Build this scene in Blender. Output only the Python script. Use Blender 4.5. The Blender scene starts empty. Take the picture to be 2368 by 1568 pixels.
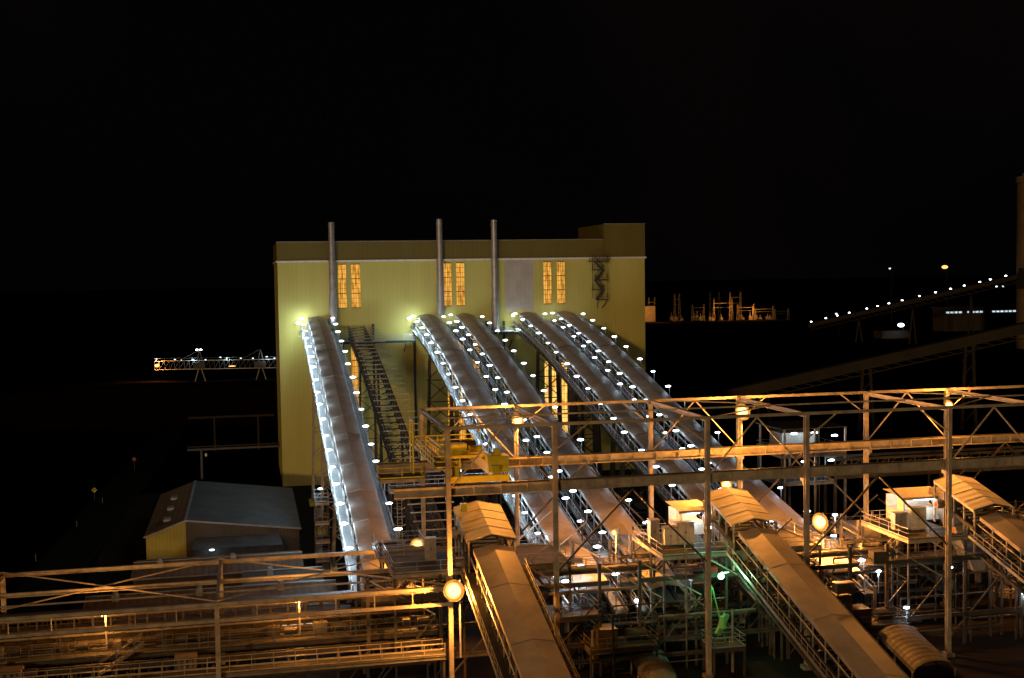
import bpy, math, random
from mathutils import Vector, Matrix
import mathutils
random.seed(7)
scene = bpy.context.scene
scene.view_settings.view_transform = 'Standard'; scene.view_settings.look = 'None'
scene.view_settings.exposure = 0; scene.view_settings.gamma = 1
COL = scene.collection

# ------------------------------------------------------------------ materials
def nt(name):
    m = bpy.data.materials.new(name); m.use_nodes = True
    n = m.node_tree.nodes; l = m.node_tree.links
    return m, n, l, n['Principled BSDF']

def paint(name, c, rough=0.6, metal=0.0, var=0.3, scale=0.6, rib=None, ribdepth=0.25, streak=False, alt=None, bump=0.5, spec=0.5):
    m, n, l, b = nt(name)
    tc = n.new('ShaderNodeTexCoord')
    mp = n.new('ShaderNodeMapping'); l.new(tc.outputs['Object'], mp.inputs[0])
    if streak: mp.inputs['Scale'].default_value = (1.0, 1.0, 0.12)
    nz = n.new('ShaderNodeTexNoise'); nz.inputs['Scale'].default_value = scale
    nz.inputs['Detail'].default_value = 8; nz.inputs['Roughness'].default_value = 0.65
    l.new(mp.outputs[0], nz.inputs['Vector'])
    rp = n.new('ShaderNodeValToRGB')
    a = alt if alt else tuple(x*(1-var) for x in c)
    rp.color_ramp.elements[0].position = 0.32; rp.color_ramp.elements[0].color = (*a, 1)
    rp.color_ramp.elements[1].position = 0.62; rp.color_ramp.elements[1].color = (*c, 1)
    l.new(nz.outputs['Fac'], rp.inputs[0])
    out = rp.outputs[0]
    if rib:
        axis, per = rib
        w = n.new('ShaderNodeTexWave'); w.wave_type = 'BANDS'; w.bands_direction = axis
        w.inputs['Scale'].default_value = 0.314/per
        w.inputs['Distortion'].default_value = 0
        l.new(tc.outputs['Object'], w.inputs['Vector'])
        mx = n.new('ShaderNodeMix'); mx.data_type = 'RGBA'; mx.blend_type = 'MULTIPLY'
        mr = n.new('ShaderNodeMapRange'); mr.inputs[1].default_value = 0.0; mr.inputs[2].default_value = 0.35
        mr.inputs[3].default_value = 1-ribdepth; mr.inputs[4].default_value = 1.0
        l.new(w.outputs['Fac'], mr.inputs[0])
        mx.inputs['Factor'].default_value = 1
        l.new(out, mx.inputs[6]); l.new(mr.outputs[0], mx.inputs[7]); out = mx.outputs[2]
        if bump:
            bp = n.new('ShaderNodeBump'); bp.inputs['Strength'].default_value = bump; bp.inputs['Distance'].default_value = 0.05
            l.new(w.outputs['Fac'], bp.inputs['Height']); l.new(bp.outputs[0], b.inputs['Normal'])
    l.new(out, b.inputs['Base Color'])
    b.inputs['Roughness'].default_value = rough; b.inputs['Metallic'].default_value = metal
    b.inputs['Specular IOR Level'].default_value = spec
    return m

def emit(name, c, s, sampling='NONE'):
    m = bpy.data.materials.new(name); m.use_nodes = True
    n = m.node_tree.nodes; l = m.node_tree.links
    n.clear(); e = n.new('ShaderNodeEmission'); o = n.new('ShaderNodeOutputMaterial')
    e.inputs[0].default_value = (*c, 1); e.inputs[1].default_value = s
    l.new(e.outputs[0], o.inputs[0])
    m.cycles.emission_sampling = sampling
    return m

def window_glow(name, c1, c2, s):
    m = emit(name, c1, s); n = m.node_tree.nodes; l = m.node_tree.links
    e = [x for x in n if x.type == 'EMISSION'][0]
    tc = n.new('ShaderNodeTexCoord'); mp = n.new('ShaderNodeMapping'); mp.inputs['Scale'].default_value = (1.6, 1, 0.35)
    nz = n.new('ShaderNodeTexNoise'); nz.inputs['Scale'].default_value = 1.3; nz.inputs['Detail'].default_value = 5
    rp = n.new('ShaderNodeValToRGB')
    rp.color_ramp.elements[0].position = 0.36; rp.color_ramp.elements[0].color = (*c2, 1)
    rp.color_ramp.elements[1].position = 0.56; rp.color_ramp.elements[1].color = (*c1, 1)
    l.new(tc.outputs['Object'], mp.inputs[0]); l.new(mp.outputs[0], nz.inputs['Vector'])
    l.new(nz.outputs['Fac'], rp.inputs[0]); l.new(rp.outputs[0], e.inputs[0])
    return m

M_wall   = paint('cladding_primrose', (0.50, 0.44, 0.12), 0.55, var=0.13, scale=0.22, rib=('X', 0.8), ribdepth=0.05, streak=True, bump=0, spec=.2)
M_parap  = paint('cladding_olive_shaded', (0.14, 0.11, 0.025), 0.6, var=0.15, scale=0.3, rib=('X', 0.8), ribdepth=0.08, streak=True, bump=0, spec=.2)  # olive band, albedo darkened to carry the shade above the gutter ledge
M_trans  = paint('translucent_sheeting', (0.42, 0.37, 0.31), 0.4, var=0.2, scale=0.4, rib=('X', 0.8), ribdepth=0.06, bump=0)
M_white  = paint('white_paint', (0.7, 0.68, 0.62), 0.5, var=0.25, scale=1.5)
M_roof   = paint('gallery_roof_sheet', (0.46, 0.42, 0.39), 0.5, 0.15, var=0.32, scale=0.35, spec=.3)
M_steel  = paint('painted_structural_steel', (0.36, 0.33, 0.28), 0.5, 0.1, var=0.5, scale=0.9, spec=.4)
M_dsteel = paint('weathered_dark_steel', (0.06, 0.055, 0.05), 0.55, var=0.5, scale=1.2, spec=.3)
M_galv   = paint('galvanised_steel', (0.38, 0.39, 0.40), 0.4, 0.4, var=0.35, scale=2.0)
M_railsh  = paint('shaded_handrail', (0.17, 0.16, 0.145), 0.5, 0.2, var=0.5, scale=1.0, spec=.4)  # handrail steel with the shade of unlit areas put into its colour
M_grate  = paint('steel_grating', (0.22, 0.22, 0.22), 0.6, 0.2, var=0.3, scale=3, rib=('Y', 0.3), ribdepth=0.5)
M_gratd  = paint('dark_grating', (0.05, 0.048, 0.045), 0.7, 0.0, var=0.4, scale=1.5, spec=.2)  # darker grating colour for platforms and some gallery decks
M_stack  = paint('stack_steel', (0.30, 0.28, 0.27), 0.4, 0.3, var=0.35, scale=0.7)
M_belt   = paint('coal_on_belt', (0.03, 0.03, 0.03), 0.9, var=0.4, scale=4)
M_yellow = paint('safety_yellow', (0.66, 0.58, 0.04), 0.45, var=0.25, scale=1.5)
M_red    = paint('red_fire_pipe', (0.45, 0.04, 0.03), 0.4, var=0.3, scale=2)
M_green  = paint('green_paint', (0.10, 0.25, 0.08), 0.5, var=0.3, scale=2)
M_shedrf = paint('corrugated_shed_roof', (0.11, 0.105, 0.10), 0.65, 0.0, var=0.4, scale=0.3, rib=('Y', 0.9), ribdepth=0.3, spec=.15)
M_shedrb = paint('brown_shed_roof', (0.16, 0.105, 0.06), 0.65, var=0.35, scale=0.3, rib=('X', 0.9), ribdepth=0.25, spec=.15)
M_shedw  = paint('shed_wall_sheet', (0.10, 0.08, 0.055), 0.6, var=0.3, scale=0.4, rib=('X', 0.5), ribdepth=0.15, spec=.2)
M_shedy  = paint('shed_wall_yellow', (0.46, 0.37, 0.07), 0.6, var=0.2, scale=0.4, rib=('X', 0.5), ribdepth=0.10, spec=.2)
M_conc   = paint('concrete', (0.20, 0.19, 0.17), 0.8, var=0.35, scale=0.5, spec=.2)
M_ground = paint('dark_earth', (0.0045, 0.0035, 0.0026), 1.0, var=0.6, scale=0.05, spec=0)
M_yard   = paint('coal_stained_yard', (0.020, 0.016, 0.013), 0.95, var=0.6, scale=0.15, spec=.05)
M_asph   = paint('asphalt', (0.014, 0.012, 0.010), 0.95, var=0.3, scale=0.3, spec=0.02)
M_far    = paint('far_steel', (0.045, 0.036, 0.028), 0.8, var=0.3, scale=0.2, spec=.1)
M_mid    = paint('dull_steel', (0.10, 0.092, 0.085), 0.6, var=0.4, scale=0.5, spec=.2)
M_cool   = emit('fluorescent_tube', (0.72, 0.88, 1.0), 12)
M_cool2  = emit('fluorescent_tube_dim', (0.75, 0.9, 1.0), 3)
M_sod    = emit('sodium_lamp', (1.0, 0.62, 0.22), 3.4)
M_sglow1    = emit('sodium_glow_inner', (1.0, 0.50, 0.12), 1.9)  # sodium halo put into emissive colour, inner band
M_sglow2    = emit('sodium_glow_outer', (1.0, 0.34, 0.05), 0.95)  # outer, dimmer band of the same halo
M_sod2   = emit('sodium_lamp_small', (1.0, 0.42, 0.10), 4)
M_grn    = emit('green_white_lamp', (0.35, 1.0, 0.5), 6)
M_win    = window_glow('lit_window', (1.0, 0.47, 0.07), (0.45, 0.18, 0.02), 1.0)
M_win2   = window_glow('bright_lit_window', (1.0, 0.55, 0.13), (0.55, 0.24, 0.03), 1.8)
M_winc   = window_glow('cool_lit_window', (0.75, 0.92, 1.0), (0.35, 0.45, 0.5), 1.0)
M_roofhood = paint('hood_sheet', (0.60, 0.57, 0.50), 0.55, var=0.2, scale=0.5, rib=('Y', 0.9), ribdepth=0.06, spec=.3)
M_silo = paint('silo_concrete', (0.26, 0.17, 0.09), 0.8, var=0.3, scale=0.15, spec=.1)

# ------------------------------------------------------------------ mesh builder
class MB:
    def __init__(s): s.v = []; s.f = []; s.m = []; s.mats = []
    def mi(s, mat):
        if mat not in s.mats: s.mats.append(mat)
        return s.mats.index(mat)
    def add(s, vs, fs, mat):
        o = len(s.v); s.v += [tuple(p) for p in vs]; k = s.mi(mat)
        for f in fs: s.f.append([i+o for i in f]); s.m.append(k)
    def box(s, x0, x1, y0, y1, z0, z1, mat):
        s.add([(x0,y0,z0),(x1,y0,z0),(x1,y1,z0),(x0,y1,z0),(x0,y0,z1),(x1,y0,z1),(x1,y1,z1),(x0,y1,z1)],
              [(0,3,2,1),(4,5,6,7),(0,1,5,4),(1,2,6,5),(2,3,7,6),(3,0,4,7)], mat)
    def bar(s, p, q, w, h, mat):
        p = Vector(p); q = Vector(q); d = (q-p)
        if d.length < 1e-5: return
        d.normalize(); up = Vector((0,0,1)) if abs(d.z) < 0.95 else Vector((0,1,0))
        sd = d.cross(up).normalized()*w/2; u = sd.cross(d).normalized()*h/2
        vs = [p-sd-u, p+sd-u, p+sd+u, p-sd+u, q-sd-u, q+sd-u, q+sd+u, q-sd+u]
        s.add(vs, [(0,1,2,3),(4,7,6,5),(0,4,5,1),(1,5,6,2),(2,6,7,3),(3,7,4,0)], mat)
    def ibeam(s, p, q, w, h, mat, t=0.06):
        p = Vector(p); q = Vector(q); z = Vector((0,0,1))
        if abs((q-p).normalized().z) > 0.9:
            y = Vector((0,1,0))
            s.bar(p+y*(h/2-t/2), q+y*(h/2-t/2), w, t, mat); s.bar(p-y*(h/2-t/2), q-y*(h/2-t/2), w, t, mat)
            s.bar(p, q, t, h-2*t, mat)
        else:
            s.bar(p+z*(h/2-t/2), q+z*(h/2-t/2), w, t, mat); s.bar(p-z*(h/2-t/2), q-z*(h/2-t/2), w, t, mat)
            s.bar(p, q, t, h-2*t, mat)
    def cyl(s, p, q, r, mat, n=10, r2=None, cap=True):
        p = Vector(p); q = Vector(q); d = (q-p).normalized()
        up = Vector((0,0,1)) if abs(d.z) < 0.95 else Vector((0,1,0))
        a = d.cross(up).normalized(); b = a.cross(d).normalized(); r2 = r if r2 is None else r2
        vs = []
        for k, (c, rr) in enumerate(((p, r), (q, r2))):
            for i in range(n):
                t = 2*math.pi*i/n; vs.append(c + a*math.cos(t)*rr + b*math.sin(t)*rr)
        fs = [(i, (i+1) % n, n+(i+1) % n, n+i) for i in range(n)]
        if cap: fs += [tuple(range(n))[::-1], tuple(range(n, 2*n))]
        s.add(vs, fs, mat)
    def blob(s, c, rx, ry, rz, mat, n=10, m=6):
        c = Vector(c); vs = [c+Vector((0,0,rz))]
        for j in range(1, m):
            ph = math.pi*j/m
            for i in range(n):
                t = 2*math.pi*i/n
                vs.append(c+Vector((rx*math.sin(ph)*math.cos(t), ry*math.sin(ph)*math.sin(t), rz*math.cos(ph))))
        vs.append(c-Vector((0,0,rz))); fs = []
        for i in range(n): fs.append((0, 1+i, 1+(i+1) % n))
        for j in range(m-2):
            for i in range(n):
                a = 1+j*n+i; b2 = 1+j*n+(i+1) % n
                fs.append((a, a+n, b2+n, b2))
        k = 1+(m-2)*n
        for i in range(n): fs.append((k+i, len(vs)-1, k+(i+1) % n))
        s.add(vs, fs, mat)
    def quad(s, pts, mat): s.add(pts, [tuple(range(len(pts)))], mat)
    def rail(s, p, q, mat, sp=2.0, hgt=1.1, w=0.05, toe=True):
        p = Vector(p); q = Vector(q); z = Vector((0,0,1)); L = (q-p).length
        n = max(1, round(L/sp))
        s.bar(p+z*hgt, q+z*hgt, w, w, mat); s.bar(p+z*hgt*0.55, q+z*hgt*0.55, w*0.8, w*0.8, mat)
        if toe: s.bar(p+z*0.08, q+z*0.08, 0.03, 0.12, mat)
        for i in range(n+1):
            c = p.lerp(q, i/n); s.bar(c, c+z*hgt, w, w, mat)
    def stair(s, p, q, w, mat, rmat):
        p = Vector(p); q = Vector(q); d = q-p; hd = Vector((d.x, d.y, 0)).normalized() if abs(d.x)+abs(d.y) > 1e-4 else Vector((0,1,0)); sd = Vector((-hd.y, hd.x, 0))*w/2
        n = max(2, int(abs(d.z)/0.25)); z = Vector((0,0,1))
        for e in (-1, 1):
            s.bar(p+sd*e, q+sd*e, 0.06, 0.25, mat)
            s.bar(p+sd*e+z*1.0, q+sd*e+z*1.0, 0.06, 0.06, rmat)
            for i in range(0, n+1, 4):
                c = p.lerp(q, i/n)+sd*e; s.bar(c, c+z*1.0, 0.05, 0.05, rmat)
        for i in range(n):
            c = p.lerp(q, (i+.5)/n); s.bar(c-sd, c+sd, 0.25, 0.04, mat)
    def build(s, name, parent=None):
        me = bpy.data.meshes.new(name); me.from_pydata(s.v, [], s.f)
        for m in s.mats: me.materials.append(m)
        me.polygons.foreach_set('material_index', s.m); me.update()
        o = bpy.data.objects.new(name, me); COL.objects.link(o)
        if parent: o.parent = parent; o.location = -parent.location
        return o

def empty(name, loc):
    e = bpy.data.objects.new(name, None); e.location = loc; e.empty_display_size = 0.5
    COL.objects.link(e); return e

LD = {}
def point(loc, energy, color, parent, name='lamp_light', r=0.15):
    key = (energy, color, r)
    if key not in LD:
        d = bpy.data.lights.new('lamp', 'POINT'); d.energy = energy; d.color = color; d.shadow_soft_size = r; LD[key] = d
    o = bpy.data.objects.new(name, LD[key]); COL.objects.link(o); o.location = Vector(loc)
    if parent: o.parent = parent; o.location = Vector(loc)-parent.location
    return o
COOL = (0.62, 0.84, 1.0); SOD = (1.0, 0.34, 0.05)

# ------------------------------------------------------------------ camera
a = math.radians(12.35); p = math.radians(3.0); roll = 0.015
fw = Vector((math.sin(a)*math.cos(p), math.cos(a)*math.cos(p), -math.sin(p)))
rt = Vector((math.cos(a), -math.sin(a), 0)); up = rt.cross(fw)
r2 = (rt-up*roll).normalized(); u2 = (up+rt*roll).normalized()
cam = bpy.data.cameras.new('camera'); cam.sensor_width = 36; cam.lens = 42.57; cam.clip_end = 9000; cam.clip_start = 0.5
co = bpy.data.objects.new('camera', cam); COL.objects.link(co)
mw = Matrix((( r2.x, u2.x, -fw.x, 0), (r2.y, u2.y, -fw.y, 0), (r2.z, u2.z, -fw.z, 40), (0,0,0,1)))
co.matrix_world = mw; scene.camera = co

# ------------------------------------------------------------------ world and key light
w = bpy.data.worlds.new('World'); scene.world = w; w.use_nodes = True
n = w.node_tree.nodes; l = w.node_tree.links
bg = n['Background']; sky = n.new('ShaderNodeTexSky'); sky.sky_type = 'NISHITA'; sky.sun_disc = False
EL = math.radians(6)
sky.sun_elevation = math.radians(1); sky.sun_rotation = math.radians(209)
tc = n.new('ShaderNodeTexCoord'); nz = n.new('ShaderNodeTexNoise'); nz.inputs['Scale'].default_value = 2.2; nz.inputs['Detail'].default_value = 4
l.new(tc.outputs['Generated'], nz.inputs['Vector'])
rp = n.new('ShaderNodeValToRGB')
rp.color_ramp.elements[0].position = 0.42; rp.color_ramp.elements[0].color = (0.55, 0.45, 0.6, 1)
rp.color_ramp.elements[1].position = 0.72; rp.color_ramp.elements[1].color = (2.0, 1.1, 0.8, 1)
l.new(nz.outputs['Fac'], rp.inputs[0])
mx = n.new('ShaderNodeMix'); mx.data_type = 'RGBA'; mx.inputs['Factor'].default_value = 0.92
l.new(sky.outputs[0], mx.inputs[6]); l.new(rp.outputs[0], mx.inputs[7]); l.new(mx.outputs[2], bg.inputs[0])
bg.inputs[1].default_value = 0.0014
sd = bpy.data.lights.new('sun', 'SUN'); sd.energy = 0.66; sd.color = (1.0, 0.64, 0.29); sd.angle = math.radians(1.5)
so = bpy.data.objects.new('sun', sd); COL.objects.link(so)
ld = Vector((0.48*math.cos(EL), 0.877*math.cos(EL), -math.sin(EL)))
so.rotation_euler = ld.to_track_quat('-Z', 'Y').to_euler(); so.location = (-60, -60, 80)

def fill_flood(loc, tgt, e, ang):  # unseen floods added near the camera to light the gallery roofs
    d = bpy.data.lights.new('fill_flood', 'SPOT'); d.energy = e; d.color = (1.0, 0.48, 0.19); d.spot_size = math.radians(ang); d.spot_blend = 0.7
    d.shadow_soft_size = 0.6
    em = empty('unseen_fill_flood', loc)
    o = bpy.data.objects.new('fill_flood_beam', d); COL.objects.link(o); o.parent = em
    dr = (Vector(tgt)-Vector(loc)).normalized(); o.rotation_euler = dr.to_track_quat('-Z', 'Y').to_euler(); o.location = dr*0.6
    b = MB(); L = Vector(loc)
    b.bar(L-dr*0.5, L+dr*0.3, 1.0, 0.7, M_galv); b.bar(L-dr*0.2+Vector((0,0,-3)), L-dr*0.2, 0.15, 0.15, M_galv)
    b.build('unseen_fill_flood_housing', em)
fill_flood((-28, 5, 66), (50, 125, 12), 62000, 68)
fill_flood((-45, 30, 60), (30, 210, 25), 80000, 36)

# ------------------------------------------------------------------ ground
g = MB(); g.quad([(-4000,-500,0),(4000,-500,0),(4000,6000,0),(-4000,6000,0)], M_ground); g.build('ground')
g = MB(); g.quad([(-22,60,0.004),(150,60,0.004),(150,235,0.004),(-22,235,0.004)], M_yard); g.build('yard_pavement')
g = MB(); g.quad([(-34,60,0.008),(-27,60,0.008),(-17,330,0.008),(-25,330,0.008)], M_asph); g.build('road')
g = MB()
vs = []; fs = []; NX, NY = 30, 12
for j in range(NY):
    for i in range(NX):
        x = -260+i*14; y = 330+j*16
        h = 5.5*math.exp(-((x+30)/75)**2-((y-420)/50)**2)+0.8*mathutils.noise.noise(Vector((x*.03, y*.03, 0)))
        vs.append((x, y, max(h, -0.3)-0.25))
for j in range(NY-1):
    for i in range(NX-1): fs.append((j*NX+i, j*NX+i+1, (j+1)*NX+i+1, (j+1)*NX+i))
g.add(vs, fs, paint('mound_earth', (0.022, 0.014, 0.009), 0.95, var=0.5, scale=0.1, spec=0)); g.build('earth_mound')

# ------------------------------------------------------------------ big building
B = empty('industrial_building', (43, 249, 0))
X0, X1, YF, YB = 6.0, 79.5, 236.0, 264.0
b = MB(); b.box(X0, X1, YF, YB, 0, 43.1, M_wall)
b.box(73.2, X1+0.02, YF-0.25, YB-10, 0, 43.1, M_wall)
b.build('walls', B)
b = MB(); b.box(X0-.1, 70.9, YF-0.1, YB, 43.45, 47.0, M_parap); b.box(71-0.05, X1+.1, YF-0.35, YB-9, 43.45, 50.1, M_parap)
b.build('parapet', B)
b = MB(); b.box(X0-.25, 70.95, YF-0.5, YB+.2, 43.1, 43.45, M_white); b.box(70.95, X1+.25, YF-0.75, YB, 43.1, 43.45, M_white)
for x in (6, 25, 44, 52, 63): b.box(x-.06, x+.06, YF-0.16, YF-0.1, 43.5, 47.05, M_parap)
b.box(X0-.15, 70.9, YF-.2, YF+.3, 47.0, 47.12, M_stack); b.box(70.9, X1+.15, YF-.45, YF+.2, 50.1, 50.22, M_stack)
b.build('gutter', B)
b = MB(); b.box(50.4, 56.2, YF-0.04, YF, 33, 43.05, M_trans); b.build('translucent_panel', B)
b = MB(); fr = MB()
def win(xa, xb, za, zb, mat=M_win, dz=1.0):
    b.quad([(xa,YF-.03,za),(xb,YF-.03,za),(xb,YF-.03,zb),(xa,YF-.03,zb)], mat)
    for x in (xa, xb): fr.box(x-.09, x+.09, YF-.16, YF-.0, za-.1, zb+.1, M_wall)
    xm = (xa+xb)/2; fr.box(xm-.03, xm+.03, YF-.1, YF-.035, za, zb, M_dsteel)
    for xq in ((xa*3+xb)/4, (xa+3*xb)/4): fr.box(xq-.015, xq+.015, YF-.08, YF-.035, za, zb, M_dsteel)
    z = za; k = 0
    while z <= zb+0.01:
        t = 0.06 if k % 3 else 0.14
        fr.box(xa, xb, YF-.12, YF-.04, z-t/2, z+t/2, M_dsteel); z += dz; k += 1
for (xa, xb) in ((17.4,19.1),(19.9,21.8),(38.0,39.7),(40.5,42.3),(58.2,60.0),(61.0,62.8)):
    win(xa, xb, 34.2, 42.7, dz=0.94)
for (xa, xb) in ((19.6,21.0),(38.4,39.8),(40.6,42.0),(43.6,45)): win(xa, xb, 6, 28, dz=1.2)
for (xa, xb) in ((58.2,59.1),(59.7,61.0),(61.7,63.0)): win(xa, xb, 8, 22.6, mat=M_win2, dz=1.6)
b.build('lit_windows', B); fr.build('window_frames', B)
b = MB()
for x in (24, 32, 46.5, 50, 66): b.box(x-.2, x+.2, YF-.45, YF-.02, 0, 31, M_dsteel)
b.box(30, 47, YF-.9, YF-.05, 0, 4.2, M_dsteel); b.box(50, 66, YF-.9, YF-.05, 0, 5, M_dsteel)
b.build('wall_columns', B)
S = empty('exterior_staircase', (70, 234, 39)); b = MB()
zs = [34.9, 36.9, 38.9, 40.9, 42.6]
for i, z in enumerate(zs):
    xa, xb = (68.0, 70.2) if i % 2 else (69.0, 71.2)
    b.box(xa, xb, 234.4, 235.6, z-.08, z, M_dsteel)
    b.rail((xa,234.4,z), (xb,234.4,z), M_dsteel, 1.2, w=0.07)
    if i < len(zs)-1:
        if i % 2: b.stair((70.2,234.7,z), (68.6,234.7,zs[i+1]), 0.7, M_dsteel, M_dsteel)
        else: b.stair((69.0,235.2,z), (70.6,235.2,zs[i+1]), 0.7, M_dsteel, M_dsteel)
for x in (68.1, 71.1): b.bar((x,234.4,35.2), (x,234.4,44), .1, .1, M_dsteel)
b.bar((69,234.4,34.8), (69.4,235.8,33.2), .12, .12, M_dsteel)
b.bar((71.1,234.4,34.8), (70.4,235.8,33.2), .12, .12, M_dsteel)
b.box(67.4, 71.6, 234.2, 235.7, 42.5, 42.6, M_dsteel); b.rail((67.4,234.2,42.6), (71.6,234.2,42.6), M_dsteel, 1.0, w=.07)
b.build('stair_flights', S)
for x, zt, zb in ((16.3,50.7,31),(37.2,51.2,32.5),(48.1,51.0,29)):
    S = empty('exhaust_stack', (x, 234.8, zb)); b = MB(); y = 234.8
    b.cyl((x,y,zb), (x,y,zb+6), 0.78, M_stack, 18); b.cyl((x,y,zb+6), (x,y,43.5), 0.66, M_stack, 18)
    b.cyl((x,y,43.5), (x,y,zt), 0.6, M_stack, 18); b.cyl((x,y,zt-.9), (x,y,zt-.7), 0.68, M_stack, 18)
    for z in (zb+6, zb+9, 43.4): b.cyl((x,y,z-.12), (x,y,z+.12), 0.76, M_stack, 18)
    for z in (zb+3, 38, 43.9): b.bar((x,y,z), (x,236.1,z), .2, .2, M_dsteel)
    b.cyl((x,y,zt-.02), (x,y,zt+.03), .48, M_belt, 14)
    b.build('stack_shell', S)

# ------------------------------------------------------------------ long conveyor galleries
PP = [(100,4.0),(110,6.0),(124,9),(163,17.3),(200,26.3),(218,30.2),(240,33.4)]
def lin(y):
    for (a1, b1), (a2, b2) in zip(PP, PP[1:]):
        if y <= a2: return b1+(b2-b1)*(y-a1)/(a2-a1)
    return PP[-1][1]+0.1*(y-PP[-1][0])
def P(y): return sum(lin(y+k*2.5) for k in range(-4, 5))/9

def gallery(X, Ya, Yb, prof, eL, eR, spL=6.4, spR=7.0, half=1.8, wl=3.05, trest=(), redpipe=False, seg=3.0, off=0, SM=None, deck=None):
    SM = SM or M_steel; deck = deck or M_grate
    E = empty('conveyor_gallery', (X, (Ya+Yb)/2, prof((Ya+Yb)/2)))
    n = max(1, round((Yb-Ya)/seg)); ys = [Ya+(Yb-Ya)*i/n for i in range(n+1)]
    rf = MB(); st = MB(); dk = MB()
    for y0, y1 in zip(ys, ys[1:]):
        z0, z1 = prof(y0), prof(y1)
        for e in (-1, 1):
            q = [(X, y0, z0), (X+e*half, y0, z0-.38), (X+e*half, y1, z1-.38), (X, y1, z1)]
            rf.quad(q if e == 1 else q[::-1], M_roof)
            q = [(X+e*half, y0, z0-.38), (X+e*half, y0, z0-.8), (X+e*half, y1, z1-.8), (X+e*half, y1, z1-.38)]
            rf.quad(q, M_roof)
            o = e*(half+.08)
            st.bar((X+o,y0,z0-2.7), (X+o,y0,z0-.6), .10, .10, M_galv)
            st.bar((X+o,y0,z0-2.75), (X+o,y1,z1-2.75), .2, .28, SM)
            st.bar((X+o,y0,z0-4.5), (X+o,y1,z1-4.5), .2, .24, SM)
            st.bar((X+o,y0,z0-4.5), (X+o,y0,z0-2.75), .14, .14, SM)
            st.bar((X+o,y0,z0-4.5), (X+o,y1,z1-2.75), .12, .12, SM)
            st.bar((X+o,y0,z0-2.9), (X+e*wl,y0,z0-2.8), .1, .14, SM)
            st.bar((X+o,y0,z0-4.2), (X+e*wl,y0,z0-2.85), .08, .08, SM)
            st.bar((X+e*(half-.25),y0,z0-1.95), (X+e*(half-.25),y1,z1-1.95), .1, .16, M_dsteel)
            st.bar((X+e*(wl+.12),y0,z0-2.4), (X+e*(wl+.12),y1,z1-2.4), .1, .3, M_galv)
            st.cyl((X+o+e*.15,y0,z0-1.2), (X+o+e*.15,y1,z1-1.2), .07, M_galv, 6, cap=False)
            for hh, ww in ((1.1,.06),(0.6,.045)):
                st.bar((X+e*wl,y0,z0-2.65+hh), (X+e*wl,y1,z1-2.65+hh), ww, ww, M_galv)
            for k in (0, .5):
                yy = y0+(y1-y0)*k; zz = prof(yy)-2.65
                st.bar((X+e*wl,yy,zz), (X+e*wl,yy,zz+1.1), .05, .05, M_galv)
            q = [(X+o,y0,z0-2.62),(X+e*wl,y0,z0-2.62),(X+e*wl,y1,z1-2.62),(X+o,y1,z1-2.62)]
            dk.quad(q, deck)
        st.bar((X-half,y0,z0-4.5), (X+half,y0,z0-4.5), .14, .14, SM)
        st.bar((X-half,y0,z0-4.5), (X+half,y1,z1-4.5), .1, .1, SM)
        st.bar((X-half,y0,z0-2.3), (X+half,y0,z0-2.3), .12, .12, M_dsteel)
        dk.quad([(X-.9,y0,z0-1.9),(X+.9,y0,z0-1.9),(X+.9,y1,z1-1.9),(X-.9,y1,z1-1.9)], M_belt)
        if redpipe:
            st.cyl((X-wl+.3,y0,z0-1.9), (X-wl+.3,y1,z1-1.9), .09, M_red, 6, cap=False)
    yy = Ya+4
    while yy < Yb:
        z = prof(yy)+.02
        for e in (-1, 1): rf.bar((X,yy,z), (X+e*half,yy,z-.38), .06, .02, M_roof)
        yy += 9.0
    for (yy) in ((Ya+(Yb-Ya)*.38, Ya+(Yb-Ya)*.74) if eL else ()):
        z = prof(yy)+.04
        for e in (-1, 1): rf.bar((X,yy,z), (X+e*half,yy,z-.38), .12, .06, M_dsteel)
    for ty in trest:
        z = prof(ty)-4.6
        for e in (-1, 1):
            st.bar((X+e*2.6,ty-.6,0), (X+e*1.8,ty,z), .4, .4, SM)
            st.bar((X+e*2.6,ty+1.2,0), (X+e*1.8,ty+.6,z), .4, .4, SM)
            st.box(X+e*2.6-.6, X+e*2.6+.6, ty-1.2, ty+1.8, 0, .8, M_yellow if X < 20 else M_conc)
        k = 1.0
        while k < z-3:
            st.bar((X-2.5,ty,k), (X+2.2,ty,min(k+4,z)), .16, .16, SM); st.bar((X+2.5,ty,k), (X-2.2,ty,min(k+4,z)), .16, .16, SM)
            st.bar((X-2.5,ty,k), (X+2.5,ty,k), .18, .18, SM); k += 4
    rf.build('roof_sheeting', E); st.build('truss_and_rails', E); dk.build('deck_and_belt', E)
    lm = MB()
    for e, en, sp in ((-1, eL, spL), (1, eR, spR)):
        if not en: continue
        y = Yb-2.5-off*(e+1)
        while y > Ya+1:
            yj = y+random.uniform(-.5, .5)
            z = prof(yj)-2.62; xx = X+e*(wl+.05)
            lm.bar((xx,yj,z), (xx,yj,z+2.6), .06, .06, M_galv)
            lm.bar((xx,yj,z+2.6), (xx-e*.45,yj,z+2.67), .06, .06, M_galv)
            jx = random.uniform(-.1, .1); s = random.uniform(.8, 1.12)
            lm.blob((xx-e*.2+jx,yj,z+2.55), .44*s, .25*s, .14*s, M_cool, 8, 5)
            point((xx-e*.3,yj,z+2.2), en, COOL, E)
            y -= sp
    lm.build('walkway_lamps', E)
    return E

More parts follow.
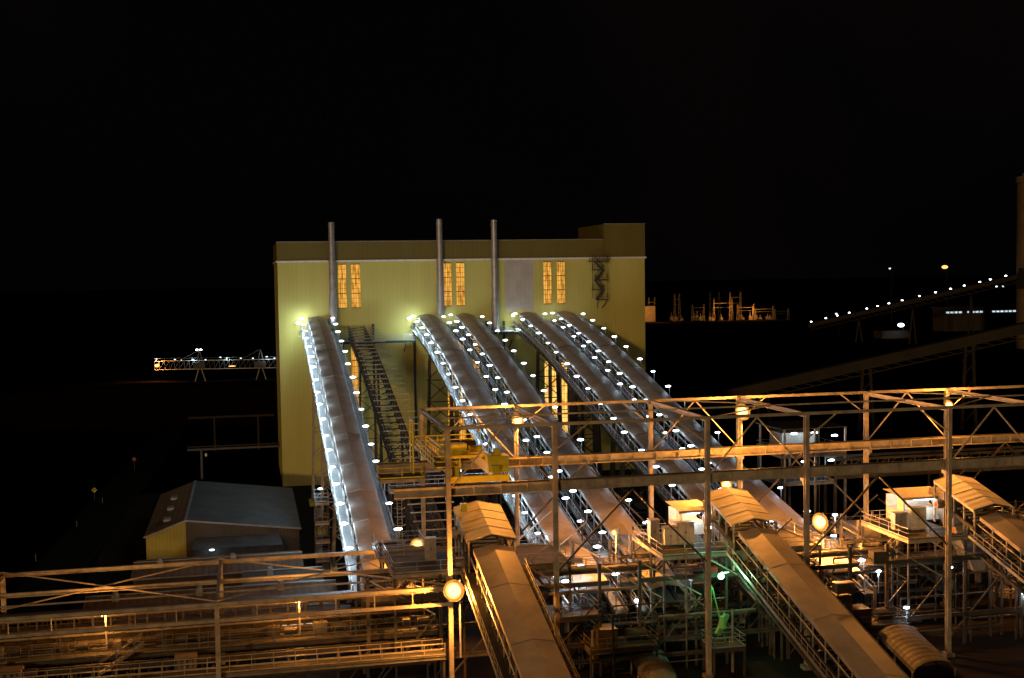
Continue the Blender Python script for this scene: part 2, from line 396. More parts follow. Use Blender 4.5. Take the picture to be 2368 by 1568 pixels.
gallery(13.2, 126, 236.5, P, 520.0, 45.0, spL=6.0, trest=(140,165,190,215))
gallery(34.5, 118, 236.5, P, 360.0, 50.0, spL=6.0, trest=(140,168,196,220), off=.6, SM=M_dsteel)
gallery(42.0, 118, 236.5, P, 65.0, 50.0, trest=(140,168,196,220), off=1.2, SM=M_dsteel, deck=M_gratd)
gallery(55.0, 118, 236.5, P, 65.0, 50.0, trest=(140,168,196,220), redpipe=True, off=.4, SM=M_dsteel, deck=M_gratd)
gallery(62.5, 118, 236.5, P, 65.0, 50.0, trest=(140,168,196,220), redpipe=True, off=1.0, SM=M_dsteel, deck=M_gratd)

E = empty('wall_lamp', (30, 235.6, 32)); b = MB()
for x, z in ((9.6,31.6),(31.0,32.0),(51.8,32.2)):
    b.box(x-.4, x+.4, 235.5, 235.98, z-.2, z+.25, M_galv); b.blob((x,235.3,z-.1), .36, .2, .2, M_cool)
    b.bar((x,235.8,z-2.6), (x,231.8,z-2.4), .1, .1, M_galv)
    point((x,231.6,z-2.8), 620, (.62,.92,.95), E, r=.3)
b.build('lamp_housings', E)

E = empty('lattice_truss_bridge', (20.7, 185, 15)); b = MB(); y = 132.0
while y < 235:
    y1 = y+2.6; z0 = P(y)-2.2; z1 = P(y1)-2.2
    for e in (-1, 1):
        x = 20.7+e*1.5
        b.bar((x,y,z0), (x,y1,z1), .2, .26, M_dsteel); b.bar((x,y,z0-2.4), (x,y1,z1-2.4), .2, .24, M_dsteel)
        b.bar((x,y,z0-2.4), (x,y,z0), .14, .14, M_dsteel); b.bar((x,y,z0-2.4), (x,y1,z1), .12, .12, M_dsteel)
    b.bar((18.8,y,z0+.15), (24.6,y,z0+.15), .14, .14, M_steel)
    b.bar((19,y,z0-2.4), (22.6,y,z0-2.4), .14, .14, M_dsteel)
    b.bar((19.2,y,z0-.1), (22.2,y1,z1-.1), .1, .1, M_dsteel)
    y = y1
for ty in (150, 180, 212):
    z = P(ty)-4.7
    for e in (-1, 1): b.bar((20.7+e*2.2,ty,0), (20.7+e*1.5,ty,z), .35, .35, M_dsteel)
    k = 1.0
    while k < z-3:
        b.bar((18.7,ty,k), (22.6,ty,k+3.6), .14, .14, M_dsteel); b.bar((22.7,ty,k), (18.8,ty,k+3.6), .14, .14, M_dsteel)
        b.bar((18.6,ty,k), (22.8,ty,k), .14, .14, M_dsteel); k += 3.6
b.build('truss_members', E)

def platform(b, x0, x1, y0, y1, z, legs=True, mat=M_steel, rmat=M_galv, base=0, sides='FBLR', deck=None):
    b.box(x0, x1, y0, y1, z-.06, z, deck or M_gratd)
    for y in (y0, y1): b.ibeam((x0,y,z-.25), (x1,y,z-.25), .16, .36, mat, .04)
    for x in (x0, x1): b.ibeam((x,y0,z-.25), (x,y1,z-.25), .16, .36, mat, .04)
    if 'F' in sides: b.rail((x0,y0,z), (x1,y0,z), rmat)
    if 'B' in sides: b.rail((x0,y1,z), (x1,y1,z), rmat)
    if 'L' in sides: b.rail((x0,y0,z), (x0,y1,z), rmat)
    if 'R' in sides: b.rail((x1,y0,z), (x1,y1,z), rmat)
    if legs:
        for x in (x0+.1, x1-.1):
            for y in (y0+.1, y1-.1): b.bar((x,y,base), (x,y,z-.4), .2, .2, M_dsteel)
E = empty('service_walkway', (24, 233, 27)); b = MB()
platform(b, 15.8, 31.8, 232.5, 234, 27.8, legs=False, mat=M_dsteel); platform(b, 45, 52, 231.5, 234.5, 29, legs=False, mat=M_dsteel)
for x in (18, 24, 30, 46, 51): b.bar((x,232.6,27.5), (x,236,25.5), .15, .15, M_dsteel)
b.build('walkway_grating', E)
E = empty('service_walkway', (27, 152, 12)); b = MB()
platform(b, 17, 31.2, 150, 153, 13.4); platform(b, 23, 31, 158, 160, 15.2)
for x in (20, 26, 30):
    b.bar((x,150,13.4), (x,150,15.9), .08, .08, M_galv); b.blob((x,150,15.8), .35, .22, .12, M_cool); point((x,150.2,15.4), 120, COOL, E)
b.build('walkway_grating', E)
E = empty('stair_tower', (9, 163, 0)); b = MB()
for i, z in enumerate((2.5, 5, 7.5, 10.2)):
    platform(b, 8.3, 10.1, 162, 165.5, z, legs=(i == 3))
    b.stair((8.8 if i % 2 else 9.6, 165, z-2.5), (8.8 if i % 2 else 9.6, 162.5, z), .7, M_galv, M_galv)
b.blob((9,162,12), .3, .2, .12, M_cool); point((9,162,11.6), 120, COOL, E)
b.build('flights', E)

# ------------------------------------------------------------------ feeder conveyors
def PA(y): return 14.1+0.275*(y-112.8)
for X in (22.6, 49.8, 77.0):
    gallery(X, 66, 113.2, PA, 0, 0, half=1.95, wl=3.1, seg=2.4, SM=M_dsteel, deck=M_gratd)

def feeder_head(X):
    E = empty('conveyor_head_house', (X, 118, 14)); b = MB()
    ya, yb = 113.6, 121.2; za, zb = PA(ya)+.75, PA(yb)+.55; hw = 2.45
    for e in (-1, 1):
        q = [(X,ya,za),(X+e*hw,ya,za-.55),(X+e*hw,yb,zb-.55),(X,yb,zb)]
        b.quad(q if e == 1 else q[::-1], M_roofhood)
        b.quad([(X+e*hw,ya,za-.55),(X+e*hw,ya,za-.85),(X+e*hw,yb,zb-.85),(X+e*hw,yb,zb-.55)], M_roofhood)
        for k in range(5):
            y = ya+(yb-ya)*k/4; z = za+(zb-za)*k/4
            b.bar((X+e*(hw-.15),y,z-.6), (X+e*(hw-.15),y,z-5.2), .16, .16, M_steel)
            b.bar((X,y,z+.03), (X+e*hw,y,z-.52), .06, .04, M_roofhood)
            b.bar((X,y,z-.12), (X+e*hw,y,z-.67), .1, .12, M_dsteel)
        b.bar((X+e*(hw-.15),ya,za-2.6), (X+e*(hw-.15),yb,zb-2.6), .3, .4, M_dsteel)
    for y, z, r in ((119.5, PA(119.5)-1.9, .75), (116.0, PA(116)-3.2, .5)):
        b.cyl((X-1.7,y,z), (X+1.7,y,z), r, M_dsteel, 20)
        b.cyl((X-2.4,y,z), (X-1.7,y,z), .2, M_galv, 10)
        b.cyl((X-3.2,y,z), (X-2.4,y,z), .45, M_steel, 16); b.cyl((X-3.22,y,z), (X-3.2,y,z), .22, M_red, 12)
    for k in range(9):
        y = ya+.5+k*.7; z = PA(y)-1.9; b.cyl((X-1.3,y,z), (X+1.3,y,z), .12, M_galv, 8)
    b.add([(X-1.9,113.8,PA(113.8)-2.2),(X+1.9,113.8,PA(113.8)-2.2),(X+1.9,119.5,PA(119.5)-2.4),(X-1.9,119.5,PA(119.5)-2.4)], [(0,1,2,3)], M_belt)
    c = [(X-1.8,119.8,14),(X+1.8,119.8,14),(X+1.8,123,14),(X-1.8,123,14),(X+2.2,120.5,6),(X+4.4,120.5,6),(X+4.4,122.4,6),(X+2.2,122.4,6)]
    b.add(c, [(0,1,5,4),(1,2,6,5),(2,3,7,6),(3,0,4,7),(0,3,2,1),(4,5,6,7)], M_steel)
    b.box(X-1.9, X+1.9, 119.7, 123.1, 14, 15.3, M_steel)
    b.build('hood_and_drive', E)
    b = MB()
    platform(b, X-9.5, X-2.6, 114.5, 124.5, 11.6, base=0, sides='FBL'); platform(b, X+2.6, X+8.5, 116, 124.5, 11.2, sides='FBR')
    platform(b, X-12, X+10, 121, 125, 7.4, mat=M_dsteel, rmat=M_railsh); platform(b, X+3, X+11, 114, 119, 6.2, sides='FRL', mat=M_dsteel, rmat=M_railsh)
    platform(b, X-9, X-3, 127, 133, 9.2)
    b.stair((X+8,116.3,6.2), (X+4,116.3,11.2), .8, M_dsteel, M_galv); b.stair((X-9,121.4,7.4), (X-4.6,121.4,11.6), .8, M_dsteel, M_galv)
    b.stair((X+10,122,0), (X+10,117,7.4), .8, M_dsteel, M_railsh)
    for z in (3.2, 9.3):
        for y in (114.5, 124.5, 133):
            b.ibeam((X-12,y,z), (X+12,y,z), .25, .45, M_dsteel)
    for y in (114.5, 124.5):
        for x in (X-12, X-5, X+4, X+11):
            b.bar((x,y,0), (x,y,11.3), .3, .3, M_dsteel)
            b.bar((x,y,.3), (x+6.5,y,7.2), .14, .14, M_dsteel)
            b.bar((x+6.5,y,7.4), (x,y,11.2), .12, .12, M_steel)
    b.build('platforms', E)
    return E
for X in (22.6, 49.8, 77.0): feeder_head(X)

def cabinet(x, y, z, sx=1.3, sy=.8, sz=2.0, mat=None):
    mat = mat or M_white; E = empty('electrical_cabinet', (x, y, z)); b = MB()
    b.box(x-sx/2, x+sx/2, y-sy/2, y+sy/2, z+.1, z+sz, mat); b.box(x-sx/2-.08, x+sx/2+.08, y-sy/2-.1, y+sy/2+.1, z+sz, z+sz+.06, M_galv)
    b.box(x-.01, x+.01, y-sy/2-.012, y-sy/2-.003, z+.2, z+sz-.1, M_dsteel)
    for e in (-1, 1): b.box(x+e*.08-.02, x+e*.08+.02, y-sy/2-.05, y-sy/2-.003, z+sz*.5, z+sz*.6, M_dsteel); b.box(x+e*sx*.4-.05, x+e*sx*.4+.05, y-.2, y+.2, z, z+.1, M_dsteel)
    b.build('cabinet_body', E)
for (x, y, sx) in ((42.6,119,1.4),(44.4,119.5,1.9),(41.2,120,1.0),(69.0,119,1.4),(70.9,118.6,1.8),(17.4,119.4,1.1)):
    cabinet(x, y, 11.6, sx, .9, random.uniform(1.8, 2.6), mat=M_galv if int(x) % 2 else M_white)
for X, s in ((46.4, 1.0), (73.8, 1.7)):
    E = empty('switch_room', (X, 123, 11.6)); b = MB()
    w2 = 1.6*s
    b.box(X-w2, X+w2, 123.0, 125.4, 11.62, 13.0, M_white); b.box(X-w2, X-w2+.15, 121.6, 123, 11.62, 14.4, M_white)
    b.box(X-w2, X+w2, 125.3, 125.4, 13, 14.4, M_white)
    b.quad([(X-w2-.3,121.3,14.6),(X+w2+.3,121.3,14.6),(X+w2+.3,125.7,14.9),(X-w2-.3,125.7,14.9)], M_white)
    b.box(X-w2-.3, X+w2+.3, 121.25, 121.32, 14.35, 14.62, M_galv)
    b.blob((X,122.0,14.2), .8*s, .2, .1, M_cool); b.build('room_shell', E); point((X,122.0,13.9), 260, (.85,.97,1.0), E)

# ------------------------------------------------------------------ crane runway frame
F = empty('crane_runway_frame', (50, 119, 20)); b = MB()
XS = [18.0, 28.3, 43.7, 54.2, 70.0, 80.4, 96.0]; YA, YBk = 111.0, 128.0; ZT = 25.8; ZR = 19.8
for i, x in enumerate(XS):
    for y in (YA, YBk):
        b.ibeam((x,y,0), (x,y,ZT), .42, .5, M_steel, .08)
        b.box(x-.5, x+.5, y-.5, y+.5, 0, .4, M_conc)
        b.bar((x,y+.0,ZR-1.6), (x+ (0),y+(.9 if y == YA else -.9),ZR-.6), .2, .25, M_steel)
        b.bar((x,y,ZR-.7), (x,y+(1.1 if y == YA else -1.1),ZR-.7), .3, .3, M_steel)
    b.ibeam((x,YA,ZT-.1), (x,YBk,ZT-.1), .3, .45, M_steel, .06)
for y in (YA, YBk):
    b.bar((XS[0]-.4,y,ZT+.05), (XS[-1],y,ZT+.05), .26, .3, M_steel)
    yy = y+(.9 if y == YA else -.9)
    b.ibeam((XS[0]-5,yy,ZR), (XS[-1],yy,ZR), .45, .95, M_steel, .09)
    b.bar((XS[0]-5,yy,ZR+.55), (XS[-1],yy,ZR+.55), .12, .14, M_dsteel)
    x = XS[0]
    while x < XS[-1]:
        b.box(x-.03, x+.03, yy-.2, yy+.2, ZR-.4, ZR+.4, M_steel); x += 2.6
    for i, (xa, xb) in enumerate(zip(XS, XS[1:])):
        xm = (xa+xb)/2
        if i % 2 == 0:
            b.bar((xa,y,ZR+.2), (xm,y,ZT-.1), .13, .13, M_steel); b.bar((xb,y,ZR+.2), (xm,y,ZT-.1), .13, .13, M_steel)
        else:
            b.bar((xa,y,ZR+3.5), (xa+3.2,y,ZT-.1), .12, .12, M_steel); b.bar((xb,y,ZR+3.5), (xb-3.2,y,ZT-.1), .12, .12, M_steel)
            b.bar((xa,y,11.5), (xm,y,ZR-.6), .17, .17, M_dsteel); b.bar((xb,y,11.5), (xm,y,ZR-.6), .17, .17, M_dsteel)
for i, (xa, xb) in enumerate(zip(XS, XS[1:])):
    ym = (YA+YBk)/2
    b.bar((xa,ym,ZT), (xb,ym,ZT), .14, .16, M_steel)
    if i % 2 == 0:
        b.bar((xa,YA,ZT), (xb,ym,ZT), .12, .12, M_steel); b.bar((xb,ym,ZT+.14), (xa,YBk,ZT+.14), .12, .12, M_steel)
for e in (-1, 1): b.bar((15.2+e*.25,126,3), (15.2+e*.25,126,19.8), .06, .06, M_galv)
z = 3.3
while z < 19.8: b.bar((14.95,126,z), (15.45,126,z), .04, .04, M_galv); z += .35
z = 5
while z < 20.8:
    for k in range(7):
        t0 = math.pi*k/7+math.pi; t1 = math.pi*(k+1)/7+math.pi
        b.bar((15.2+.55*math.cos(t0),126+.7*math.sin(t0),z), (15.2+.55*math.cos(t1),126+.7*math.sin(t1),z), .04, .06, M_steel)
    z += .9
platform(b, 13, 17.6, 124, 128, 19.2, legs=False, rmat=M_yellow); platform(b, 12.6, 17.6, 122, 129, 11.5)
b.build('frame_members', F)

# ------------------------------------------------------------------ left low frame with cross conveyor
F2 = empty('low_steel_frame', (-3, 119, 10)); b = MB()
XL = [18.0, -3.3, -24.5, -45.8]; ZL = 10.8
for x in XL[1:]:
    for y in (YA, YBk): b.ibeam((x,y,0), (x,y,ZL), .42, .5, M_steel, .08)
    b.ibeam((x,YA,ZL), (x,YBk,ZL), .3, .42, M_steel, .06)
for y, wdt in ((YA,.4),(119.5,.28),(YBk,.34)):
    b.ibeam((18,y,ZL), (-45.8,y,ZL), wdt, .42, M_steel, .06)
b.bar((18,YA,ZL-1.5), (-45.8,YA,ZL-1.5), .2, .3, M_steel); b.bar((18,115,ZL+.1), (-45.8,115,ZL+.1), .14, .14, M_steel)
for xa, xb in zip(XL, XL[1:]):
    xm = (xa+xb)/2
    b.bar((xa,YA,ZL+.3), (xm,119.5,ZL+.3), .12, .12, M_steel); b.bar((xm,119.5,ZL+.3), (xb,YA,ZL+.3), .12, .12, M_steel)
    b.bar((xa,YBk,ZL+.3), (xm,119.5,ZL+.34), .12, .12, M_steel); b.bar((xm,119.5,ZL+.34), (xb,YBk,ZL+.3), .12, .12, M_steel)
    for k in range(1, 6):
        x = xa+(xb-xa)*k/6; b.bar((x,YA,ZL-1.5), (x,YA,ZL-.1), .1, .1, M_steel)
b.build('frame_members', F2)
C = empty('cross_conveyor', (-10, 120, 5)); b = MB()
x = -46.0
b.box(-46, 17, 122.5, 125.6, 5.2, 5.5, M_dsteel); b.box(-46, 17, 122.4, 125.7, 7.3, 7.45, M_dsteel)
b.box(-46, 17, 123.0, 125.1, 5.9, 6.1, M_belt)
for y in (122.4, 125.7, 117.6, 115): b.ibeam((-46,y,4.7), (17.5,y,4.7), .25, .6, M_dsteel)
while x < 17:
    for y in (122.4, 125.7): b.bar((x,y,0), (x,y,7.3), .16, .16, M_dsteel)
    b.bar((x,122.4,5.6), (x+1.0,122.4,6.4), .06, .06, M_railsh); b.cyl((x,122.9,5.8), (x,125.2,5.8), .1, M_railsh, 8)
    x += 1.7
for y, z, r, m in ((121.3,6.6,.22,M_dsteel),(120.7,6.2,.15,M_railsh),(119.9,5.6,.28,M_dsteel),(118.9,5.3,.10,M_dsteel),(121.9,7.6,.1,M_railsh)):
    b.cyl((-46,y,z), (17,y,z), r, m, 10)
platform(b, -46, 17.5, 116.0, 117.6, 5.4, sides='FB', mat=M_dsteel, rmat=M_railsh); platform(b, -46, 17.5, 111.6, 113.0, 4.3, sides='FB', mat=M_railsh, rmat=M_steel)
platform(b, -46, 17.5, 126.5, 128.2, 5.3, sides='FB', mat=M_dsteel, rmat=M_railsh)
b.box(-46, 17, 113.4, 115.6, 3.0, 3.3, M_dsteel)
for k in range(13):
    x = -42+k*4.7+random.uniform(-1.5,1.5); s = random.uniform(.3,.8); b.box(x-s, x+s, 118.4, 119.4, 5.0, 5.6+s, random.choice((M_railsh, M_dsteel))); b.cyl((x+1,117.9,5.9), (x+2.2,117.9,5.9), .35, M_dsteel, 14)
    b.bar((x,116,5.4), (x,116,7.8), .07, .07, M_railsh)
    b.bar((x+1.3,113.6,0), (x+1.3,113.6,4.5), .18, .18, M_dsteel); b.bar((x+1.3,113.6,.5), (x+4,113.6,4.3), .1, .1, M_dsteel)
for x in (-21.5, -6.3):
    b.box(x-1, x+1, 113.4, 115.2, 4.4, 5.4, M_railsh); b.cyl((x+1,114.3,4.9), (x+2.2,114.3,4.9), .4, M_dsteel, 14)
    for k in range(4): b.box(x-.9+k*.5, x-.8+k*.5, 113.3, 113.38, 4.5, 5.3, M_dsteel)
b.stair((-14,114.2,4.3), (-10,114.2,6.8), .8, M_railsh, M_railsh)
b.build('conveyor_body', C)

# ------------------------------------------------------------------ overhead crane
K = empty('overhead_crane', (20, 119, 21)); b = MB()
y0, y1 = YA+.9, YBk-.9
for x in (18.9, 22.8):
    b.box(x-.3, x+.3, y0, y1, ZR+1.0, ZR+2.1, M_yellow); b.box(x-.42, x+.42, y0, y1, ZR+2.1, ZR+2.18, M_yellow)
for y in (y0, y1):
    b.box(17.8, 24.0, y-.25, y+.25, ZR+.75, ZR+1.35, M_yellow)
    for x in (18.3, 23.5): b.cyl((x,y-.18,ZR+.85), (x,y+.18,ZR+.85), .3, M_dsteel, 14)
b.box(18.6, 23.1, 117, 121, ZR+2.3, ZR+2.55, M_yellow)
b.box(19.3, 21.0, 117.5, 119, ZR+2.55, ZR+3.6, M_yellow); b.cyl((19.2,120,ZR+3.1), (22.3,120,ZR+3.1), .5, M_dsteel, 18)
b.cyl((21.3,118,ZR+3.0), (22.6,118,ZR+3.0), .35, M_yellow, 14)
b.bar((20.8,119,ZR+2.3), (20.8,119,ZR-2.6), .06, .06, M_dsteel); b.box(20.5, 21.1, 118.7, 119.3, ZR-3.4, ZR-2.6, M_yellow)
for x in (17.0, 18.4): b.rail((x,y0,ZR+2.2), (x,y1,ZR+2.2), M_yellow, 1.6, w=.09)
b.box(17.0, 18.5, y0, y1, ZR+2.1, ZR+2.18, M_grate)
b.rail((17,y0,ZR+2.2), (19.3,y0,ZR+2.2), M_yellow, 1.2, w=.09); b.rail((17,y1,ZR+2.2), (23.3,y1,ZR+2.2), M_yellow, 1.2, w=.09)
for y in (y1, y1-2.2): b.bar((16.6,y,ZR-.3), (16.6,y,ZR+5.2), .14, .14, M_yellow)
for z in (0, 1.3, 2.6, 3.9, 5.2): b.bar((16.6,y1,ZR+z), (16.6,y1-2.2,ZR+z), .1, .1, M_yellow)
b.box(22.2, 24.2, y0+.8, y0+2.6, ZR+1.4, ZR+3.0, M_yellow); b.cyl((23.2,y0+1.7,ZR+3.0), (23.2,y0+1.7,ZR+3.6), .5, M_yellow, 14, r2=.2)
b.build('crane_body', K)

# ------------------------------------------------------------------ sodium lamps with added glow rings for the halo
def sodium(x, y, z, e=2600, r=.34, post=None, arm=.5, glow_dish=True):
    E = empty('sodium_lamp', (x, y, z)); b = MB()  # also names the tiny hidden lamps added at the cross conveyor
    b.blob((x,y,z), r, r, r*.95, M_sod, 14, 10)
    if glow_dish:  # dish-shaped emissive rings added as a halo round the lamp
        d = Vector((.12, -.93, .34)).normalized(); c = Vector((x,y,z))
        b.cyl(c-d*.55*r, c-d*.35*r, .7*r, M_sglow1, 24, r2=1.35*r, cap=False)
        b.cyl(c-d*.35*r, c-d*.05*r, 1.35*r, M_sglow2, 24, r2=1.75*r, cap=False)
        b.cyl(c-d*1.3*r, c-d*.06*r, .4*r, M_dsteel, 24, r2=1.77*r, cap=False)
    else:
        b.cyl((x,y,z+r*.8), (x,y,z+r*1.5), r*.7, M_galv, 12, r2=r*.25)
    b.bar((x,y+.3,z+r*1.2), (x+arm,y+.4,z+r*1.4), .08, .08, M_galv)
    if post: b.cyl((x+arm,y+.4,post), (x+arm,y+.4,z+r*1.5), .09, M_galv, 8)
    b.build('lamp_head', E)
    if e: point((x-.1,y-r*1.3-.1,z-r*.4), e, SOD, E, r=.3)
sodium(18.2, 110.0, 10.8, 17000, .58, 4.3, .6)
sodium(17.2, 126.8, 11.4, 11000, .50, 5, .5)
sodium(28.3, 126.8, 24.4, 9000, .40, 11, .0)
sodium(54.2, 126.8, 24.3, 12000, .54, 11, .0)
sodium(80.0, 126.8, 24.1, 9000, .34, 11, .0)
sodium(51.3, 124.6, 16.6, 8000, .40, 11.6, .4)
sodium(60.9, 121.4, 12.5, 15000, .58, 7.4, .5)
sodium(37.5, 122, 12.6, 5200, .2, 9, .3)
sodium(65.5, 121, 9.5, 4500, .18, 7, .3)
sodium(88, 121, 9.5, 5000, .18, 7, .3)
for x in (-32, -14, 4): sodium(x, 118, 8.6, 2000, .06, 5.4, .3, glow_dish=False)  # tiny hidden lamps added to light the cross conveyor orange
G = empty('green_lamp_stand', (45.4, 111.8, 6)); b = MB()
b.blob((45.3,111.6,9.9), .34, .3, .32, M_grn); b.bar((45.3,111.8,10.2), (46.2,111.8,10.2), .1, .1, M_galv)
b.bar((44.4,112,3.5), (44.4,112,9), .12, .12, M_green); b.bar((45.9,112,3.2), (44.5,112,8.8), .12, .12, M_green)
b.bar((45.0,111.9,4.0), (46.0,111.9,6.0), .5, .5, M_green); b.cyl((45.5,111.9,4.6), (45.5,111.9,5.8), .45, M_green, 12, r2=.2)
platform(b, 44, 47.4, 110.5, 113.5, 3.0, mat=M_dsteel)
b.build('stand', G); point((45.8,110.9,9.8), 900, (.3,1,.45), G)

E = empty('fluorescent_fitting', (60, 118, 9)); b = MB()
fl = [(74,117,7.6),(66,118,7.5),(81,114,5.0),(88,116,6.0),(84,122,10),(33.5,121,9.6),(39,119,6),(64,124,12.6),
      (87,112,8.2),(60,128,8),(67,114,4.5),(29,130,8.5)]
for i, (x, y, z) in enumerate(fl):
    b.bar((x,y,z-2.4), (x,y,z+.05), .07, .07, M_galv); b.blob((x,y,z), .34, .2, .12, M_cool, 8, 5)
    point((x,y-.1,z-.4), 110, COOL, E)
b.build('fittings', E)

E = empty('process_steelwork', (60, 128, 5)); b = MB()
for X in (36, 63.4, 91):
    platform(b, X-4.5, X+4.5, 126, 134, 6.5, mat=M_railsh); platform(b, X-4, X+3, 112.5, 117, 3.2, mat=M_dsteel, rmat=M_railsh)
    b.cyl((X-1,130,0), (X-1,130,5.0), 1.4, M_steel, 20); b.cyl((X-1,130,5), (X-1,130,6.2), 1.4, M_steel, 20, r2=.4)
    b.box(X+1.5, X+4, 128, 131, 6.5, 8.6, M_steel); b.box(X-3, X-1, 113, 115, 3.2, 5.0, M_dsteel)
    b.cyl((X+.3,114.5,3.9), (X+2.3,114.5,3.9), .6, M_dsteel, 16)
    for k in range(4):
        y = 113+k*4; b.ibeam((X-9,y,2+k*1.6), (X+9,y,2+k*1.6), .22, .4, M_dsteel)
    platform(b, X-10, X+5, 119, 120.3, 9.6, mat=M_dsteel, rmat=M_railsh); platform(b, X+2, X+9, 136, 140, 8.2, rmat=M_railsh)
    b.add([(X+4.5,126,10.5),(X+8.5,126,10.5),(X+8.5,130,10.5),(X+4.5,130,10.5),(X+6,127.5,6.4),(X+7,127.5,6.4),(X+7,128.5,6.4),(X+6,128.5,6.4)],
          [(0,1,5,4),(1,2,6,5),(2,3,7,6),(3,0,4,7),(0,3,2,1)], M_steel)
    for xx in (X+4.5, X+8.5):
        for yy in (126, 130): b.bar((xx,yy,0), (xx,yy,11.4), .22, .22, M_steel)
    b.bar((X+4.5,126,1), (X+8.5,126,6), .12, .12, M_dsteel); b.bar((X+8.5,126,1), (X+4.5,126,6), .12, .12, M_dsteel)
for k in range(200):
    x = random.uniform(24, 104); y = random.uniform(112, 138); z = random.uniform(1, 10); t = random.random()
    if t < .4:
        L = random.uniform(5, 14); b.cyl((x,y,z), (x+L,y,z), random.uniform(.05, .18), random.choice((M_dsteel, M_dsteel, M_railsh)), 8)
        b.cyl((x,y,z), (x,y,0), .1, M_dsteel, 8)
    elif t < .55:
        b.cyl((x,y,0), (x,y,z+3), random.uniform(.08, .2), random.choice((M_railsh, M_dsteel)), 8)
    elif t < .8:
        L = random.uniform(3, 7); b.bar((x,y,z), (x+random.choice((-1,1))*L,y,z+L*.8), .12, .12, random.choice((M_steel, M_dsteel, M_dsteel)))
    elif t < .9:
        L = random.uniform(4, 9); b.rail((x,y,z), (x+L,y,z), M_railsh, 1.5); b.box(x, x+L, y, y+1, z-.1, z-.02, M_gratd); b.bar((x,y,0), (x,y,z), .14, .14, M_dsteel)
    else:
        b.box(x, x+random.uniform(.8,2.2), y, y+1.2, z, z+random.uniform(.8,1.8), random.choice((M_railsh, M_dsteel, M_dsteel)))
b.build('members', E)
E = empty('pipe_rack', (105, 152, 12)); b = MB()
for y in (151, 154): 
    b.ibeam((78,y,11.8), (150,y,11.8), .25, .5, M_mid); b.ibeam((78,y,14.2), (150,y,14.2), .22, .35, M_mid)
for k in range(18):
    x = 78+k*4
    for y in (151, 154):
        b.bar((x,y,11.8), (x,y,14.2), .14, .14, M_mid)
        b.bar((x,y,11.8), (x+4,y,14.2), .1, .1, M_mid)
        if k % 4 == 0: b.bar((x,y,0), (x,y,11.8), .3, .3, M_mid)
for y, r in ((151.6,.2),(152.2,.14),(152.9,.26),(153.5,.12)): b.cyl((78,y,12.4), (150,y,12.4), r, M_mid, 8)
b.build('rack_members', E)
M_canopy = paint('canopy_sheet', (0.11, 0.105, 0.10), 0.6, var=0.3, scale=0.6, rib=('Y', 0.7), ribdepth=0.15, spec=.2)
for (x, y, z, r, ln, m) in ((64.8,105,.7,2.3,7,M_canopy),(38.4,109,.1,1.8,5,M_canopy)):
    E = empty('arched_canopy', (x, y, z)); b = MB(); N = 10
    for k in range(N):
        t0 = math.pi*k/N; t1 = math.pi*(k+1)/N
        b.quad([(x-r*math.cos(t0),y,z+.5*r*math.sin(t0)),(x-r*math.cos(t1),y,z+.5*r*math.sin(t1)),(x-r*math.cos(t1),y+ln,z+1.6+.5*r*math.sin(t1)),(x-r*math.cos(t0),y+ln,z+1.6+.5*r*math.sin(t0))], m)
    for e in (-1, 1):
        for yy in (y+.2, y+ln/2, y+ln-.2): b.bar((x+e*r,yy,0), (x+e*r,yy,z+.1+(yy-y)/ln*1.6), .15, .15, M_steel)
    b.build('canopy_shell', E)

# ------------------------------------------------------------------ sheds left
E = empty('storage_shed', (-4, 195, 0)); b = MB()
xl, xr, xm, ya, yb, ze, zr = -14.8, 6.7, -9.3, 178, 213, 3.6, 5.7
b.quad([(xl-.3,ya-.3,ze),(xm,ya-.3,zr),(xm,yb,zr),(xl-.3,yb,ze)], M_shedrb)
b.quad([(xm,ya-.3,zr),(xr+.3,ya-.3,ze),(xr+.3,yb,ze),(xm,yb,zr)], M_shedrf)
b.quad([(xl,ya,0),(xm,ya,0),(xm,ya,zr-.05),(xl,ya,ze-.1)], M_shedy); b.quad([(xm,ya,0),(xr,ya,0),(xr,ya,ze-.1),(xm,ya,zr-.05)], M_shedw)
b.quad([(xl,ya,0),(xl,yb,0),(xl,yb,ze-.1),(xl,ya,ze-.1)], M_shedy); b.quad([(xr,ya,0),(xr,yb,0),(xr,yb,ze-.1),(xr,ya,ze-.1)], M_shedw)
b.quad([(xl,yb,0),(xr,yb,0),(xr,yb,ze),(xm,yb,zr),(xl,yb,ze)], M_shedw)
b.bar((xm,ya-.35,zr+.04), (xm,yb,zr+.04), .4, .08, M_galv)
b.bar((xl-.3,ya-.33,ze-.02), (xm,ya-.33,zr-.02), .08, .22, M_galv); b.bar((xm,ya-.33,zr-.02), (xr+.3,ya-.33,ze-.02), .08, .22, M_galv)
for k in range(3):
    y = 183+k*9; x = -12.2; z = ze+(x-xl)/(xm-xl)*2.1+.1
    b.box(x-.5, x+.5, y, y+2.2, z-.05, z+.3, M_galv)
b.build('shed_shell', E)
b = MB()
b.quad([(-8.4,173.4,2.35),(4.2,173.4,2.35),(3.8,177.9,3.1),(-8.0,177.9,3.1)], M_shedrf)
b.box(-8.2, 4.0, 173.7, 173.85, 0, 2.2, M_dsteel); b.blob((-5.6,173.3,2.2), .4, .15, .14, M_cool2, 8, 5)
b.build('lean_to', E); point((-5.6,172.6,2.6), 60, COOL, E)
